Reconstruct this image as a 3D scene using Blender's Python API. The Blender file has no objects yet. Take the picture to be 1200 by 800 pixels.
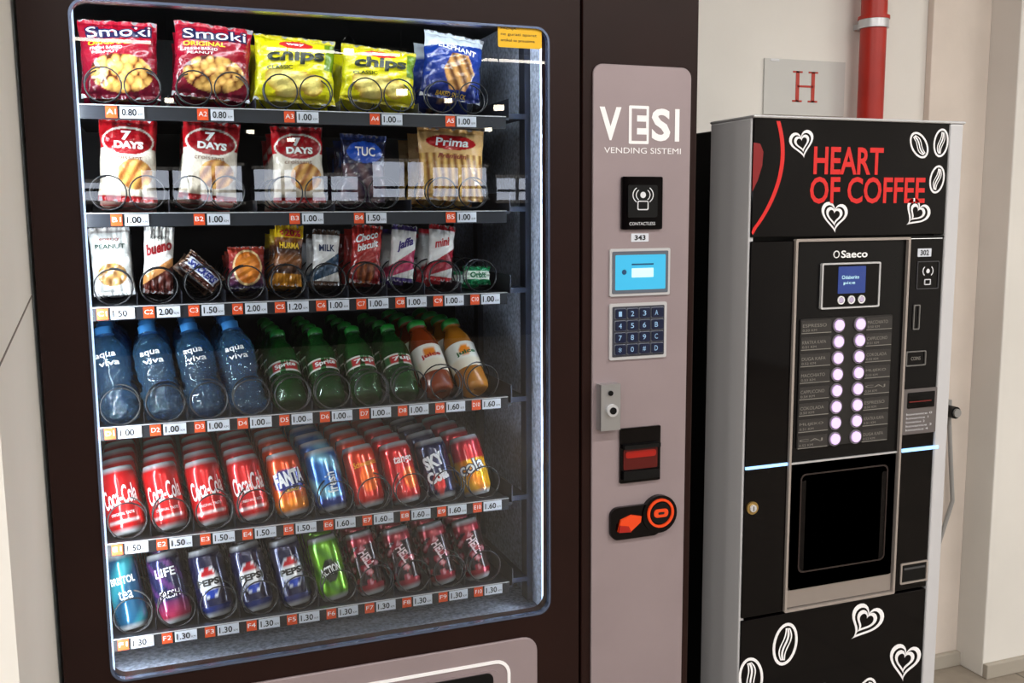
import bpy, math, random
from mathutils import Vector, Matrix
random.seed(7)
scn=bpy.context.scene
scn.view_settings.view_transform='Standard'
scn.view_settings.look='None'
rad=math.radians
# ------------------------------------------------------------------ colour / materials
def lin(c):
    c=c/255.0
    return c/12.92 if c<=0.04045 else ((c+0.055)/1.055)**2.4
def C(r,g,b): return (lin(r),lin(g),lin(b))
def mixc(a,b,t):
    t=max(0,min(1,t)); return tuple(a[i]*(1-t)+b[i]*t for i in range(3))
_m={}
def mat(name,col=(200,200,200),rough=.5,metal=0,emit=0,bump=0,bscale=200,var=0,vscale=8,attr=False,coat=0,trans=0,ior=1.45,alpha=1,spec=None,stretch=None,bdist=.002):
    if name in _m: return _m[name]
    m=bpy.data.materials.new(name); m.use_nodes=True; nt=m.node_tree; N=nt.nodes; L=nt.links
    b=N["Principled BSDF"]; c=C(*col)
    b.inputs["Base Color"].default_value=(*c,1); b.inputs["Roughness"].default_value=rough; b.inputs["Metallic"].default_value=metal
    b.inputs["Coat Weight"].default_value=coat; b.inputs["Coat Roughness"].default_value=.05
    b.inputs["Transmission Weight"].default_value=trans; b.inputs["IOR"].default_value=ior; b.inputs["Alpha"].default_value=alpha
    if spec is not None: b.inputs["Specular IOR Level"].default_value=spec
    src=None
    if attr:
        a=N.new("ShaderNodeVertexColor"); a.layer_name="Col"; src=a.outputs["Color"]; L.new(src,b.inputs["Base Color"])
    if emit:
        b.inputs["Emission Color"].default_value=(*c,1); b.inputs["Emission Strength"].default_value=emit
    if bump or var:
        tc=N.new("ShaderNodeTexCoord"); mp=N.new("ShaderNodeMapping"); L.new(tc.outputs["Object"],mp.inputs["Vector"])
        if stretch: mp.inputs["Scale"].default_value=stretch
    if bump:
        n=N.new("ShaderNodeTexNoise"); n.inputs["Scale"].default_value=bscale; n.inputs["Detail"].default_value=3; L.new(mp.outputs[0],n.inputs["Vector"])
        bp=N.new("ShaderNodeBump"); bp.inputs["Strength"].default_value=bump; bp.inputs["Distance"].default_value=bdist
        L.new(n.outputs["Fac"],bp.inputs["Height"]); L.new(bp.outputs[0],b.inputs["Normal"])
    if var and not attr:
        n=N.new("ShaderNodeTexNoise"); n.inputs["Scale"].default_value=vscale; n.inputs["Detail"].default_value=6; L.new(mp.outputs[0],n.inputs["Vector"])
        r=N.new("ShaderNodeValToRGB"); r.color_ramp.elements[0].position=.3; r.color_ramp.elements[1].position=.7
        r.color_ramp.elements[0].color=(*[x*(1-var) for x in c],1); r.color_ramp.elements[1].color=(*[min(1,x*(1+var)) for x in c],1)
        L.new(n.outputs["Fac"],r.inputs[0]); L.new(r.outputs[0],b.inputs["Base Color"])
    _m[name]=m; return m
def ink(r,g,b): return mat("ink_%02x%02x%02x"%(r,g,b),(r,g,b),.4)
WHITE=ink(238,238,238); BLACKI=ink(12,12,14)
film=mat("printed_film",rough=.22,attr=True,bump=1,bscale=48,metal=.0,coat=.4,bdist=.006)
canp=mat("printed_aluminium",rough=.22,attr=True,metal=.45,coat=.5)
frame_m=mat("dark_brown_enamel",(34,17,14),.35,bump=.04,bscale=300,var=.1,spec=.2)
black_m=mat("black_plastic",(8,8,9),.4,bump=.05,spec=.25)
gloss=mat("black_gloss_glass",(5,3,4),.05,spec=.22)
taupe=mat("taupe_painted_steel",(152,137,140),.38,metal=.25,bump=.03,bscale=400,var=.04)
silver=mat("brushed_aluminium",(178,178,180),.32,metal=.8,bump=.05,bscale=80,stretch=(1,1,20))
silver_s=mat("satin_aluminium",(198,197,200),.42,metal=.1,bump=.05,bscale=80,stretch=(1,1,20))
silver_f=mat("silver_trim",(205,205,208),.3,metal=.4)
silver_c=mat("champagne_trim",(170,160,154),.35,metal=.4)
galv=mat("galvanised_speckle",(164,172,190),.5,metal=.1,var=.45,vscale=140)
tray_m=mat("tray_grey_steel",(54,56,66),.4,metal=.5,var=.1,vscale=30)
dark_in=mat("interior_dark",(14,16,22),.5,var=.2)
rail_m=mat("price_rail_plastic",(34,36,42),.3)
wire_m=mat("black_coil_wire",(12,13,18),.3)
tagw=mat("price_tag_paper",(208,212,222),.5); tago=mat("orange_tag",(220,76,24),.5)
# ------------------------------------------------------------------ mesh builder
class MB:
    def __init__(s,name): s.name=name; s.v=[]; s.f=[]; s.fm=[]; s.fs=[]; s.c=[]; s.mats=[]
    def add(s,vs,fs,m,smooth=False,cols=None,M=None):
        if m not in s.mats: s.mats.append(m)
        k=s.mats.index(m); o=len(s.v)
        for i,p in enumerate(vs):
            p=Vector(p)
            if M is not None: p=M@p
            s.v.append(p); s.c.append(cols[i] if cols else (1,1,1))
        for f in fs: s.f.append([o+i for i in f]); s.fm.append(k); s.fs.append(smooth)
    def box(s,x0,x1,y0,y1,z0,z1,m,M=None):
        vs=[(x,y,z) for x in(x0,x1) for y in(y0,y1) for z in(z0,z1)]
        s.add(vs,[(0,1,3,2),(4,6,7,5),(0,4,5,1),(2,3,7,6),(0,2,6,4),(1,5,7,3)],m,M=M)
    def plate(s,pts,y0,y1,m,M=None):   # pts in xz (ccw seen from -Y), y0 front
        n=len(pts); vs=[(p[0],y0,p[1]) for p in pts]+[(p[0],y1,p[1]) for p in pts]
        fs=[list(range(n)),list(range(2*n-1,n-1,-1))]+[(i,n+i,n+(i+1)%n,(i+1)%n) for i in range(n)]
        s.add(vs,fs,m,M=M)
    def flat(s,pts,y,m,M=None): s.add([(p[0],y,p[1]) for p in pts],[list(range(len(pts)))],m,M=M)
    def ring(s,A,B,y0,y1,m):
        n=len(A); vs=[(p[0],y0,p[1]) for p in A]+[(p[0],y0,p[1]) for p in B]+[(p[0],y1,p[1]) for p in A]+[(p[0],y1,p[1]) for p in B]
        fs=[]
        for i in range(n):
            j=(i+1)%n
            fs+=[(i,j,n+j,n+i),(2*n+i,3*n+i,3*n+j,2*n+j),(i,2*n+i,2*n+j,j),(n+i,n+j,3*n+j,3*n+i)]
        s.add(vs,fs,m)
    def rev(s,prof,n,m,colf=None,M=None,mf=None,wob=None):
        # prof: (r,z) bottom->top
        vs=[];cols=[]
        for (r,z) in prof:
            for k in range(n):
                a=2*math.pi*k/n; r2=r+(wob(a,z) if wob and r>.02 else 0); vs.append((r2*math.sin(a),-r2*math.cos(a),z))
                th=a if a<=math.pi else a-2*math.pi
                cols.append(colf(th,z) if colf else (1,1,1))
        groups={}
        for i in range(len(prof)-1):
            mm=mf((prof[i][1]+prof[i+1][1])/2,(prof[i][0]+prof[i+1][0])/2) if mf else m
            for k in range(n):
                a=i*n+k;b=i*n+(k+1)%n
                groups.setdefault(mm,[]).append((a,b,b+n,a+n))
        o=None
        for mm,fs in groups.items():
            if o is None:
                o=len(s.v); s.add(vs,fs,mm,True,cols,M)
            else:
                if mm not in s.mats: s.mats.append(mm)
                kk=s.mats.index(mm)
                for f in fs: s.f.append([o+q for q in f]); s.fm.append(kk); s.fs.append(True)
    def cyl(s,p0,p1,r,m,n=20,caps=True):
        p0=Vector(p0);p1=Vector(p1); q=(p1-p0).to_track_quat('Z','Y').to_matrix().to_4x4(); M=Matrix.Translation(p0)@q; h=(p1-p0).length
        vs=[(r*math.cos(2*math.pi*k/n),r*math.sin(2*math.pi*k/n),z) for z in(0,h) for k in range(n)]
        s.add(vs,[(k,(k+1)%n,n+(k+1)%n,n+k) for k in range(n)],m,True,M=M)
        if caps: s.add(vs,[list(range(n-1,-1,-1)),list(range(n,2*n))],m,M=M)
    def build(s,parent=None,bevel=0,M=None):
        me=bpy.data.meshes.new(s.name); me.from_pydata([tuple(p) for p in s.v],[],s.f)
        for m in s.mats: me.materials.append(m)
        me.polygons.foreach_set("material_index",s.fm); me.polygons.foreach_set("use_smooth",s.fs)
        at=me.color_attributes.new("Col",'FLOAT_COLOR','POINT')
        fl=[]
        for c in s.c: fl+=[c[0],c[1],c[2],1.0]
        at.data.foreach_set("color",fl); me.update()
        ob=bpy.data.objects.new(s.name,me); bpy.context.collection.objects.link(ob)
        if parent: ob.parent=parent
        if M is not None: ob.matrix_world=M
        if bevel:
            b=ob.modifiers.new("b",'BEVEL'); b.width=bevel; b.segments=2; b.limit_method='ANGLE'; b.angle_limit=rad(50)
        return ob
def empty(name):
    e=bpy.data.objects.new(name,None); bpy.context.collection.objects.link(e); return e
def rr(x0,x1,z0,z1,r,k=6):
    pts=[]
    for cx,cz,a0 in((x1-r,z0+r,-90),(x1-r,z1-r,0),(x0+r,z1-r,90),(x0+r,z0+r,180)):
        for i in range(k+1):
            a=rad(a0+90*i/k); pts.append((cx+r*math.cos(a),cz+r*math.sin(a)))
    return pts
def circ(cx,cz,r,n=24,rz=None):
    rz=rz or r; return [(cx+r*math.cos(2*math.pi*i/n),cz+rz*math.sin(2*math.pi*i/n)) for i in range(n)]
_tc={}
def tmesh(body,bold=0,shear=0):
    k=(body,bold,shear)
    if k in _tc: return _tc[k]
    cu=bpy.data.curves.new("t","FONT"); cu.body=body; cu.offset=bold; cu.shear=shear; cu.resolution_u=3
    ob=bpy.data.objects.new("t",cu); bpy.context.collection.objects.link(ob)
    dg=bpy.context.evaluated_depsgraph_get(); dg.update(); e=ob.evaluated_get(dg); me=e.to_mesh()
    vs=[(v.co.x,v.co.y) for v in me.vertices]; fs=[tuple(p.vertices) for p in me.polygons]; e.to_mesh_clear()
    bpy.data.objects.remove(ob); bpy.data.curves.remove(cu)
    if vs:
        x0=min(v[0] for v in vs);x1=max(v[0] for v in vs);y0=min(v[1] for v in vs);y1=max(v[1] for v in vs)
        vs=[((v[0]-x0)/(x1-x0),(v[1]-y0)/max(1e-6,(y1-y0))) for v in vs]
    _tc[k]=(vs,fs); return _tc[k]
def text(mb,body,x0,x1,z0,z1,m,fn,bold=.0,shear=0,tilt=0,M=None):
    vs,fs=tmesh(body,bold,shear); cx,cz=(x0+x1)/2,(z0+z1)/2; t=rad(tilt); out=[]
    for a,b in vs:
        x=x0+a*(x1-x0)-cx; z=z0+b*(z1-z0)-cz
        out.append(fn(cx+x*math.cos(t)-z*math.sin(t),cz+x*math.sin(t)+z*math.cos(t)))
    mb.add(out,fs,m,M=M)
def ytext(mb,body,x0,x1,z0,z1,y,m,**k): text(mb,body,x0,x1,z0,z1,m,lambda x,z:(x,y,z),**k)

# ------------------------------------------------------------------ room
def single(name,x0,x1,y0,y1,z0,z1,m,bevel=0):
    b=MB(name); b.box(x0,x1,y0,y1,z0,z1,m); return b.build(bevel=bevel)
wall_m=mat("white_plaster",(228,224,218),.75,bump=.25,bscale=30,var=.06,vscale=2)
wall_w=mat("cream_plaster",(218,206,196),.75,bump=.3,bscale=40,var=.1,vscale=3)
ceil_m=mat("ceiling_grey",(58,58,60),.8,var=.1)
far_m=mat("shop_wall",(38,34,34),.7,var=.5,vscale=1.5)
def tile_mat():
    m=bpy.data.materials.new("floor_tiles"); m.use_nodes=True; nt=m.node_tree; N=nt.nodes; L=nt.links; b=N["Principled BSDF"]
    tc=N.new("ShaderNodeTexCoord"); br=N.new("ShaderNodeTexBrick"); L.new(tc.outputs["Object"],br.inputs["Vector"])
    br.offset=0; br.inputs["Scale"].default_value=1; br.inputs["Brick Width"].default_value=.45; br.inputs["Row Height"].default_value=.45; br.inputs["Mortar Size"].default_value=.004
    br.inputs["Color1"].default_value=(*C(160,148,134),1); br.inputs["Color2"].default_value=(*C(150,140,126),1); br.inputs["Mortar"].default_value=(*C(100,94,86),1)
    n=N.new("ShaderNodeTexNoise"); n.inputs["Scale"].default_value=25; L.new(tc.outputs["Object"],n.inputs["Vector"])
    mx=N.new("ShaderNodeMixRGB"); mx.blend_type='MULTIPLY'; mx.inputs[0].default_value=.35; L.new(br.outputs["Color"],mx.inputs[1]); L.new(n.outputs["Fac"],mx.inputs[2])
    L.new(mx.outputs[0],b.inputs["Base Color"]); b.inputs["Roughness"].default_value=.3; return m
single("floor",-5,6,-10,.95,-.1,0,tile_mat())
single("ceiling",-5,6,-10,.95,3.4,3.5,ceil_m)
single("wall_back",-5,6,.8,.95,0,3.4,wall_m)
single("wall_left",-5.1,-5,-10,.95,0,3.4,far_m)
single("wall_right",6,6.1,-10,.95,0,3.4,wall_m)
single("wall_front",-5,6,-10.1,-10,0,3.4,far_m)
# pilaster left of the machine
b=MB("wall_pilaster_left"); b.box(-.75,-.178,-.42,.8,0,3.4,wall_m)
gm=mat("plaster_joint",(120,112,104),.8)
Mg=Matrix.Translation((-.1775,-.21,1.415))@Matrix.Rotation(rad(8),4,'X'); b.box(-.0012,.0005,-.22,.22,-.0015,.0015,gm,Mg); b.build()
b=MB("wall_pilaster_right"); b.box(2.57,3.4,.66,.8,0,3.4,wall_m); b.build(bevel=.004)
b=MB("wall_panel_right"); b.box(2.334,2.57,.775,.8,0,3.4,wall_w); b.build(bevel=.003)
b=MB("baseboard_right"); b.box(1.72,2.57,.755,.775,0,.05,mat("baseboard_grey",(170,162,150),.6)); b.box(2.57,3.4,.64,.66,0,.05,mat("baseboard_grey")); b.build(bevel=.003)
# red pipe
red_p=mat("red_pipe_paint",(176,36,22),.35,var=.12,bump=.05,bscale=30)
b=MB("red_water_pipe"); b.cyl((2.07,.735,1.0),(2.07,.735,3.4),.038,red_p,28); b.cyl((2.07,.735,2.11),(2.07,.735,2.135),.044,silver_f,28); b.cyl((2.07,.735,2.135),(2.07,.735,2.145),.046,red_p,28)
b.box(2.05,2.09,.735,.8,2.115,2.13,silver_f); b.build()
# conduit + bracket
b=MB("wall_conduit"); gr=mat("grey_conduit",(150,148,146),.5)
pts=[(2.44,.76,.0),(2.44,.76,.42),(2.49,.75,.60),(2.46,.755,.9)]
for i in range(3): b.cyl(pts[i],pts[i+1],.007,gr,12)
b.cyl((2.455,.77,.91),(2.455,.72,.91),.020,black_m,20); b.cyl((2.455,.72,.91),(2.455,.712,.91),.014,gr,20); b.box(2.435,2.475,.76,.775,.875,.945,gr); b.build()
# H poster
b=MB("letter_sign"); b.box(1.73,2.02,.794,.7995,1.856,2.018,mat("laminated_sheet",(206,205,202),.2,coat=.4))
hr=ink(186,52,36); yy=.7925
cx=1.875;z0=1.895;z1=1.985
for sx in(-1,1):
    xx=cx+sx*.028; b.box(xx-.006,xx+.006,yy,.794,z0,z1,hr)
    for zz in(z0,z1-.005): b.box(xx-.017,xx+.017,yy,.794,zz,zz+.005,hr)
b.box(cx-.028,cx+.028,yy,.794,1.938,1.944,hr)
b.box(1.75,1.78,.7925,.794,2.01,2.017,silver_f); b.build()
# ceiling lamps (real fixtures + area lights), then lights and glowing panels added for reflections
lampm=mat("lamp_diffuser",(255,246,232),.5,emit=14)
k=0
for X in(-3.2,-.6,2.0,4.4):
    for Y in(-1.9,-4.2,-6.6,-9):
        k+=1
        e=MB("ceiling_lamp"); e.box(X-.75,X+.75,Y-.09,Y+.09,3.3,3.36,silver_f); e.box(X-.73,X+.73,Y-.075,Y+.075,3.292,3.3,lampm); e.cyl((X-.5,Y,3.36),(X-.5,Y,3.4),.01,silver_f,8); e.cyl((X+.5,Y,3.36),(X+.5,Y,3.4),.01,silver_f,8)
        lo=e.build()
        if Y>-7:
            l=bpy.data.lights.new("tube",'AREA'); l.shape='RECTANGLE'; l.size=1.4; l.size_y=.14; l.energy=41; l.color=(1,.975,.935)
            o=bpy.data.objects.new("tube_light",l); o.location=(X,Y,3.285); o.parent=lo; bpy.context.collection.objects.link(o)
R2=random.Random(5); pm=mat("pendant_glow",(255,240,215),.5,emit=22)  # invented hanging lights, scattered at random to put sparkles in the glass
for i in range(22):
    X=R2.uniform(-3.5,4.5); Y=R2.uniform(-9.3,-4.5); z=R2.uniform(2.35,2.9)
    e=MB("pendant_lamp"); e.cyl((X,Y,z+.1),(X,Y,3.4),.006,black_m,8); e.rev([(0,.10),(.02,.10),(.05,.06),(.11,0),(.10,.0),(0,.02)],20,black_m,M=Matrix.Translation((X,Y,z))); e.cyl((X,Y,z-.03),(X,Y,z+.01),.04,pm,12); e.build()
reflm=mat("daylight_window",(226,236,255),.5,emit=5)  # glowing panels added on the far wall, a bright band for the glass to reflect
xx=-4.6
for i in range(14):
    w=R2.uniform(.25,.7); X=xx; xx+=w+R2.uniform(.08,.22); z0=1.72+R2.uniform(0,.12); z1=z0+R2.uniform(.18,.42)
    b=MB("window_%d"%(i+1)); b.box(X,X+w,-9.99,-9.97,z0,z1,reflm); b.box(X-.03,X+w+.03,-9.97,-9.95,z0-.04,z0,silver_f); b.box(X-.03,X+w+.03,-9.97,-9.95,z1,z1+.04,silver_f)
    q=R2.uniform(.3,.7); b.box(X+w*q-.02,X+w*q+.02,-9.97,-9.95,z0,z1,black_m)
    b.box(X,X+w,-9.97,-9.95,z0+.10,z0+.13,black_m); b.build()

# ------------------------------------------------------------------ vending machine
VM=empty("snack_vending_machine")
hx0,hx1,hz0,hz1=-.096,.708,.785,1.905
b=MB("cabinet")
b.box(-.17,-.135,.035,.78,.06,2.06,frame_m); b.box(.73,1.026,.03,.78,.06,2.06,frame_m)
b.box(-.17,1.026,.035,.78,1.97,2.06,frame_m); b.box(-.17,.75,.035,.78,.06,.755,frame_m); b.box(-.17,.75,.66,.78,.06,2.06,frame_m)
for x in(-.12,.95):
    for y in(.1,.7): b.cyl((x,y,0),(x,y,.06),.025,black_m)
b.build(VM,bevel=.003)
b=MB("interior_lining")
b.box(-.134,-.128,.05,.655,.757,1.968,galv); b.box(.720,.729,.035,.655,.757,1.968,galv)
b.box(-.13,.72,.645,.655,.757,1.968,dark_in); b.box(-.13,.72,.05,.645,1.955,1.965,dark_in); b.box(-.13,.72,.05,.645,.757,.762,galv)
# shelf slide columns on right wall
b.box(.700,.712,.10,.13,.77,1.95,tray_m); b.box(.700,.712,.40,.43,.77,1.95,tray_m)
b.box(.712,.720,.05,.60,.77,1.95,galv)
b.build(VM)
# door frame with rounded window
b=MB("door_frame")
hole=rr(hx0,hx1,hz0,hz1,.025,8)
ox0,ox1,oz0,oz1=-.17,.772,.06,2.06
outer=[]
for q,(cs) in enumerate(((ox1,oz0),(ox1,oz1),(ox0,oz1),(ox0,oz0))):
    for i in range(9):
        px,pz=hole[q*9+i]
        if i==4: outer.append(cs)
        elif (i<4)==(q in(1,3)): outer.append((cs[0],pz))
        else: outer.append((px,cs[1]))
b.ring(outer,hole,0,.032,frame_m); b.build(VM)
b=MB("door_frame_right"); b.box(.778,1.026,0,.03,.06,2.06,frame_m); b.build(VM,bevel=.003)
lip=mat("window_lip",(96,108,134),.25,metal=.6)
b=MB("window_trim"); b.ring(rr(hx0-.002,hx1+.002,hz0-.002,hz1+.002,.027,8),rr(hx0+.002,hx1-.002,hz0+.002,hz1-.002,.023,8),-.003,.008,lip); b.build(VM)
# glass
gl=bpy.data.materials.new("window_glass"); gl.use_nodes=True; N=gl.node_tree.nodes; L=gl.node_tree.links; N.clear()
o=N.new("ShaderNodeOutputMaterial"); mx=N.new("ShaderNodeMixShader"); tr=N.new("ShaderNodeBsdfTransparent"); gs=N.new("ShaderNodeBsdfGlossy"); fr=N.new("ShaderNodeFresnel"); mt=N.new("ShaderNodeMath")
mt.operation='MULTIPLY'; mt.inputs[1].default_value=1.9; fr.inputs[0].default_value=1.5; tr.inputs[0].default_value=(.93,.965,.97,1); gs.inputs["Roughness"].default_value=.005
L.new(fr.outputs[0],mt.inputs[0]); L.new(mt.outputs[0],mx.inputs[0]); L.new(tr.outputs[0],mx.inputs[1]); L.new(gs.outputs[0],mx.inputs[2]); L.new(mx.outputs[0],o.inputs[0])
b=MB("glass_pane"); b.flat(rr(hx0,hx1,hz0,hz1,.025,8),.004,gl); b.build(VM)
b=MB("yellow_sticker"); b.plate(rr(.611,.696,1.868,1.909,.003,2),.0015,.0035,mat("yellow_label",(240,186,20),.5))
for i,(s,w) in enumerate((("PAZNJA",.03),("ne gurati aparat",.07),("artikal se preuzima",.066))): ytext(b,s,.616,.616+w,1.898-i*.0105,1.904-i*.0105,.001,BLACKI)
b.build(VM)
# LED strips
ledm=mat("led_diffuser",(205,226,255),.5,emit=1.3)
b=MB("led_strips"); b.box(-.112,-.092,.018,.026,.79,1.93,ledm); b.box(.7085,.7185,.035,.042,.79,1.93,ledm); b.box(-.09,.70,.02,.03,1.915,1.93,ledm); b.build(VM)
def strip(name,loc,d,up,w,h,e):
    l=bpy.data.lights.new(name,'AREA'); l.shape='RECTANGLE'; l.size=w; l.size_y=h; l.energy=e; l.color=(.88,.95,1)
    z=-Vector(d).normalized(); y=Vector(up); x=y.cross(z).normalized(); y=z.cross(x)
    M=Matrix((x,y,z)).transposed().to_4x4(); M.translation=Vector(loc)
    ob=bpy.data.objects.new(name,l); bpy.context.collection.objects.link(ob); ob.parent=VM; ob.matrix_world=M
strip("led_left",(-.105,.034,1.35),(1,.32,0),(0,0,1),.02,1.12,8.5)
strip("led_right",(.715,.034,1.35),(-1,.32,0),(0,0,1),.02,1.12,13.5)
strip("led_top",(.3,.038,1.94),(0,.45,-1),(1,0,0),.02,.78,1.8)
# trays, rails, tags, coils
FLO=[1.753,1.575,1.415,1.195,.990,.815]
STR=[1.741,1.563,1.405,1.198,.991,.816]
XI=[-.060+.0738*i for i in range(10)]
COL=[[-.027,.118,.264,.417,.560],[-.029,.104,.267,.383,.558],XI,XI,XI,XI]
PR=[["0.80","0.80","1.00","1.00","1.00"],["1.00","1.00","1.00","1.50","1.00"],["1.50","2.00","1.50","2.00","1.20","1.00","1.00","1.00","1.00","1.00"],["1.00"]*8+["1.60"]*2,["1.50"]*4+["1.50","1.60","1.60","1.60","1.60","1.60"],["1.30"]*10]
tr_=MB("product_trays"); rl=MB("price_rails")
for r in range(6):
    f=FLO[r]
    tr_.box(-.112,.665,.0885,.60,f-.006,f-.001,tray_m); tr_.box(-.112,-.110,.0885,.60,f-.006,f+.03,tray_m); tr_.box(.663,.665,.0885,.60,f-.006,f+.035,tray_m)
    tr_.box(.665,.700,.10,.58,f-.002,f+.008,tray_m)
    n=len(COL[r])
    for i in range(n-1):
        x=(COL[r][i]+COL[r][i+1])/2; tr_.box(x-.0008,x+.0008,.105,.58,f,f+(.03 if r>2 else .022),tray_m)
    s=STR[r]; rl.box(-.110,.652,.076,.088,s-.0115,s+.0125,rail_m); rl.box(-.110,.652,.0745,.076,s+.0108,s+.0122,silver_f)
    for i,x in enumerate(COL[r]):
        o=.002
        rl.box(x-.030+o,x-.012+o,.0745,.076,s-.0095,s+.0095,tago); rl.box(x-.008+o,x+.030+o,.0745,.076,s-.0095,s+.0095,tagw)
        ytext(rl,"ABCDEF"[r]+str(i+1),x-.028+o,x-.014+o,s-.003,s+.005,.0740,WHITE)
        ytext(rl,PR[r][i],x-.005+o,x+.018+o,s-.0055,s+.0060,.0740,BLACKI,bold=.02); ytext(rl,"KM",x+.0205+o,x+.0275+o,s-.005,s-.001,.0740,BLACKI)
tr_.build(VM); rl.build(VM)
cu=bpy.data.curves.new("coil_spirals","CURVE"); cu.dimensions='3D'; cu.bevel_depth=.0014; cu.bevel_resolution=1; cu.materials.append(wire_m)
def coil(x,z,r,pitch,turns,left,y0=.092):
    s=cu.splines.new('POLY'); n=22; P=[]
    sg=-1 if left else 1
    for i in range(int(n*(turns+1.1))):
        a=-math.pi/2+sg*2*math.pi*i/n; y=y0+max(0,(i-n)/n)*pitch
        P.append((x+r*math.cos(a),y,z+r*math.sin(a),1))
    s.points.add(len(P)-1)
    for i,p in enumerate(P): s.points[i].co=p
for r in range(6):
    for i,x in enumerate(COL[r]):
        f=FLO[r]
        if r<2: coil(x-.030,f+.034,.029,.075,6,True); coil(x+.032,f+.034,.029,.075,6,False)
        elif r==2: coil(x,f+.034,.031,.07,6,i%2)
        else: coil(x,f+.047,.0325,.078,5,i%2,.089)
co=bpy.data.objects.new("coil_spirals",cu); bpy.context.collection.objects.link(co); co.parent=VM

# payment panel
b=MB("payment_panel"); b.plate(rr(.797,1.008,.25,1.847,.02,6),-.006,0,taupe); b.build(VM,bevel=.002)
b=MB("payment_fittings"); Y=-.0062
V2=mat("white_lettering",(245,243,245),.4)
ytext(b,"V",.810,.856,1.706,1.768,Y-.0006,V2,bold=.03)
b.flat(rr(.872,.915,1.700,1.772,.002,2),Y-.0005,V2)
ytext(b,"E",.878,.910,1.706,1.766,Y-.0012,taupe,bold=.03)
ytext(b,"S",.921,.962,1.706,1.768,Y-.0006,V2,bold=.03); ytext(b,"I",.972,.982,1.706,1.768,Y-.0006,V2,bold=.03)
ytext(b,"VENDING SISTEMI",.820,.986,1.682,1.693,Y-.0006,V2)
b.plate(rr(.856,.944,1.537,1.638,.003,2),Y-.006,Y,gloss); b.plate(rr(.868,.932,1.560,1.622,.004,3),Y-.008,Y-.006,black_m)
yk=Y-.0085; wi=ink(215,215,220)
b.ring(rr(.888,.912,1.574,1.592,.003,3),rr(.890,.910,1.576,1.590,.002,3),yk,yk+.0005,wi)
for s_ in(-1,1):
    for rr_ in(.014,.021):
        A=[];B=[]
        for i in range(9):
            a=rad(-50+100*i/8); A.append((.900+s_*rr_*math.cos(a),1.603+rr_*.8*math.sin(a))); B.append((.900+s_*(rr_+.002)*math.cos(a),1.603+(rr_+.002)*.8*math.sin(a)))
        b.flat(A+B[::-1] if s_<0 else B+A[::-1],yk,wi)
b.flat(circ(.900,1.603,.006),yk,wi); ytext(b,"CONTACTLESS",.872,.928,1.545,1.551,Y-.0065,wi)
b.plate(rr(.879,.917,1.513,1.529,.001,1),Y-.001,Y,tagw); ytext(b,"343",.886,.910,1.516,1.526,Y-.0015,BLACKI,bold=.03)
# display
b.plate(rr(.832,.964,1.408,1.500,.003,2),Y-.004,Y,silver_f); b.plate(rr(.837,.959,1.413,1.495,.002,2),Y-.005,Y-.004,mat("bezel_grey",(90,96,108),.4))
b.plate(rr(.843,.953,1.420,1.488,.002,2),Y-.0055,Y-.005,mat("lcd_cyan",(56,164,206),.3,emit=.42))
b.flat(rr(.878,.926,1.444,1.462,.001,1),Y-.006,mat("lcd_light",(190,236,246),.3,emit=.4)); b.flat(circ(.862,1.455,.005),Y-.006,ink(30,70,110)); b.flat(rr(.878,.926,1.468,1.471,.0005,1),Y-.006,ink(30,80,120))
# keypad
b.plate(rr(.832,.958,1.283,1.394,.003,2),Y-.004,Y,silver_f); b.plate(rr(.838,.952,1.289,1.388,.002,2),Y-.005,Y-.004,mat("keypad_grey",(60,62,72),.4))
kn=mat("key_navy",(18,26,54),.3); kw=ink(150,190,230)
for r in range(4):
    for c in range(4):
        x0=.843+c*.0265; z1=1.384-r*.0235
        x1=x0+(.0225 if c<3 else .026); 
        b.plate(rr(x0-.001,x1+.001,z1-.0205,z1+.0005,.002,2),Y-.006,Y-.005,mat("key_rim",(140,146,160),.3,metal=.6))
        b.plate(rr(x0+.0005,x1-.0005,z1-.0195,z1-.0005,.002,2),Y-.009,Y-.006,kn)
        t="123A456B789C*0#D"[r*4+c]; ytext(b,t,x0+.006,x0+.013,z1-.015,z1-.005,Y-.0095,kw)
# lock
b.box(.806,.848,Y-.022,Y,1.148,1.239,silver); b.cyl((.829,Y-.022,1.188),(.829,Y-.028,1.188),.012,silver_f); b.cyl((.829,Y-.028,1.188),(.829,Y-.030,1.188),.007,black_m); b.cyl((.826,Y-.022,1.222),(.826,Y-.025,1.222),.005,black_m)
# note slot
b.plate(rr(.857,.947,1.033,1.145,.002,2),Y-.005,Y,gloss); b.box(.862,.942,Y-.016,Y-.005,1.104,1.112,black_m)
b.plate(rr(.864,.940,1.060,1.102,.003,2),Y-.006,Y-.005,mat("red_lens_dark",(76,10,8),.2,emit=.15)); b.plate(rr(.868,.936,1.084,1.098,.005,3),Y-.0075,Y-.006,mat("red_lens",(150,24,16),.2,emit=.15))
b.box(.862,.942,Y-.012,Y-.005,1.040,1.058,black_m)
# coin return
b.plate(rr(.835,.950,.918,.985,.018,6),Y-.008,Y,gloss); b.plate(circ(.945,.962,.039,32),Y-.011,Y,gloss)
orng=mat("orange_lens",(206,62,20),.25,emit=.25)
b.ring(circ(.945,.965,.030,32),circ(.945,.965,.025,32),Y-.015,Y-.010,orng); b.plate(circ(.945,.965,.022,24),Y-.014,Y-.010,black_m); b.plate(rr(.929,.961,.957,.974,.007,4),Y-.016,Y-.013,orng); b.flat(rr(.938,.952,.963,.968,.002,3),Y-.0165,BLACKI)
b.plate([(.850,.936),(.878,.934),(.900,.951),(.902,.963),(.880,.968),(.856,.960)],Y-.013,Y-.008,orng); b.plate([(.850,.936),(.878,.934),(.872,.946),(.852,.950)],Y-.016,Y-.012,mat("red_lens"))
b.build(VM,bevel=.0008)
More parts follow.
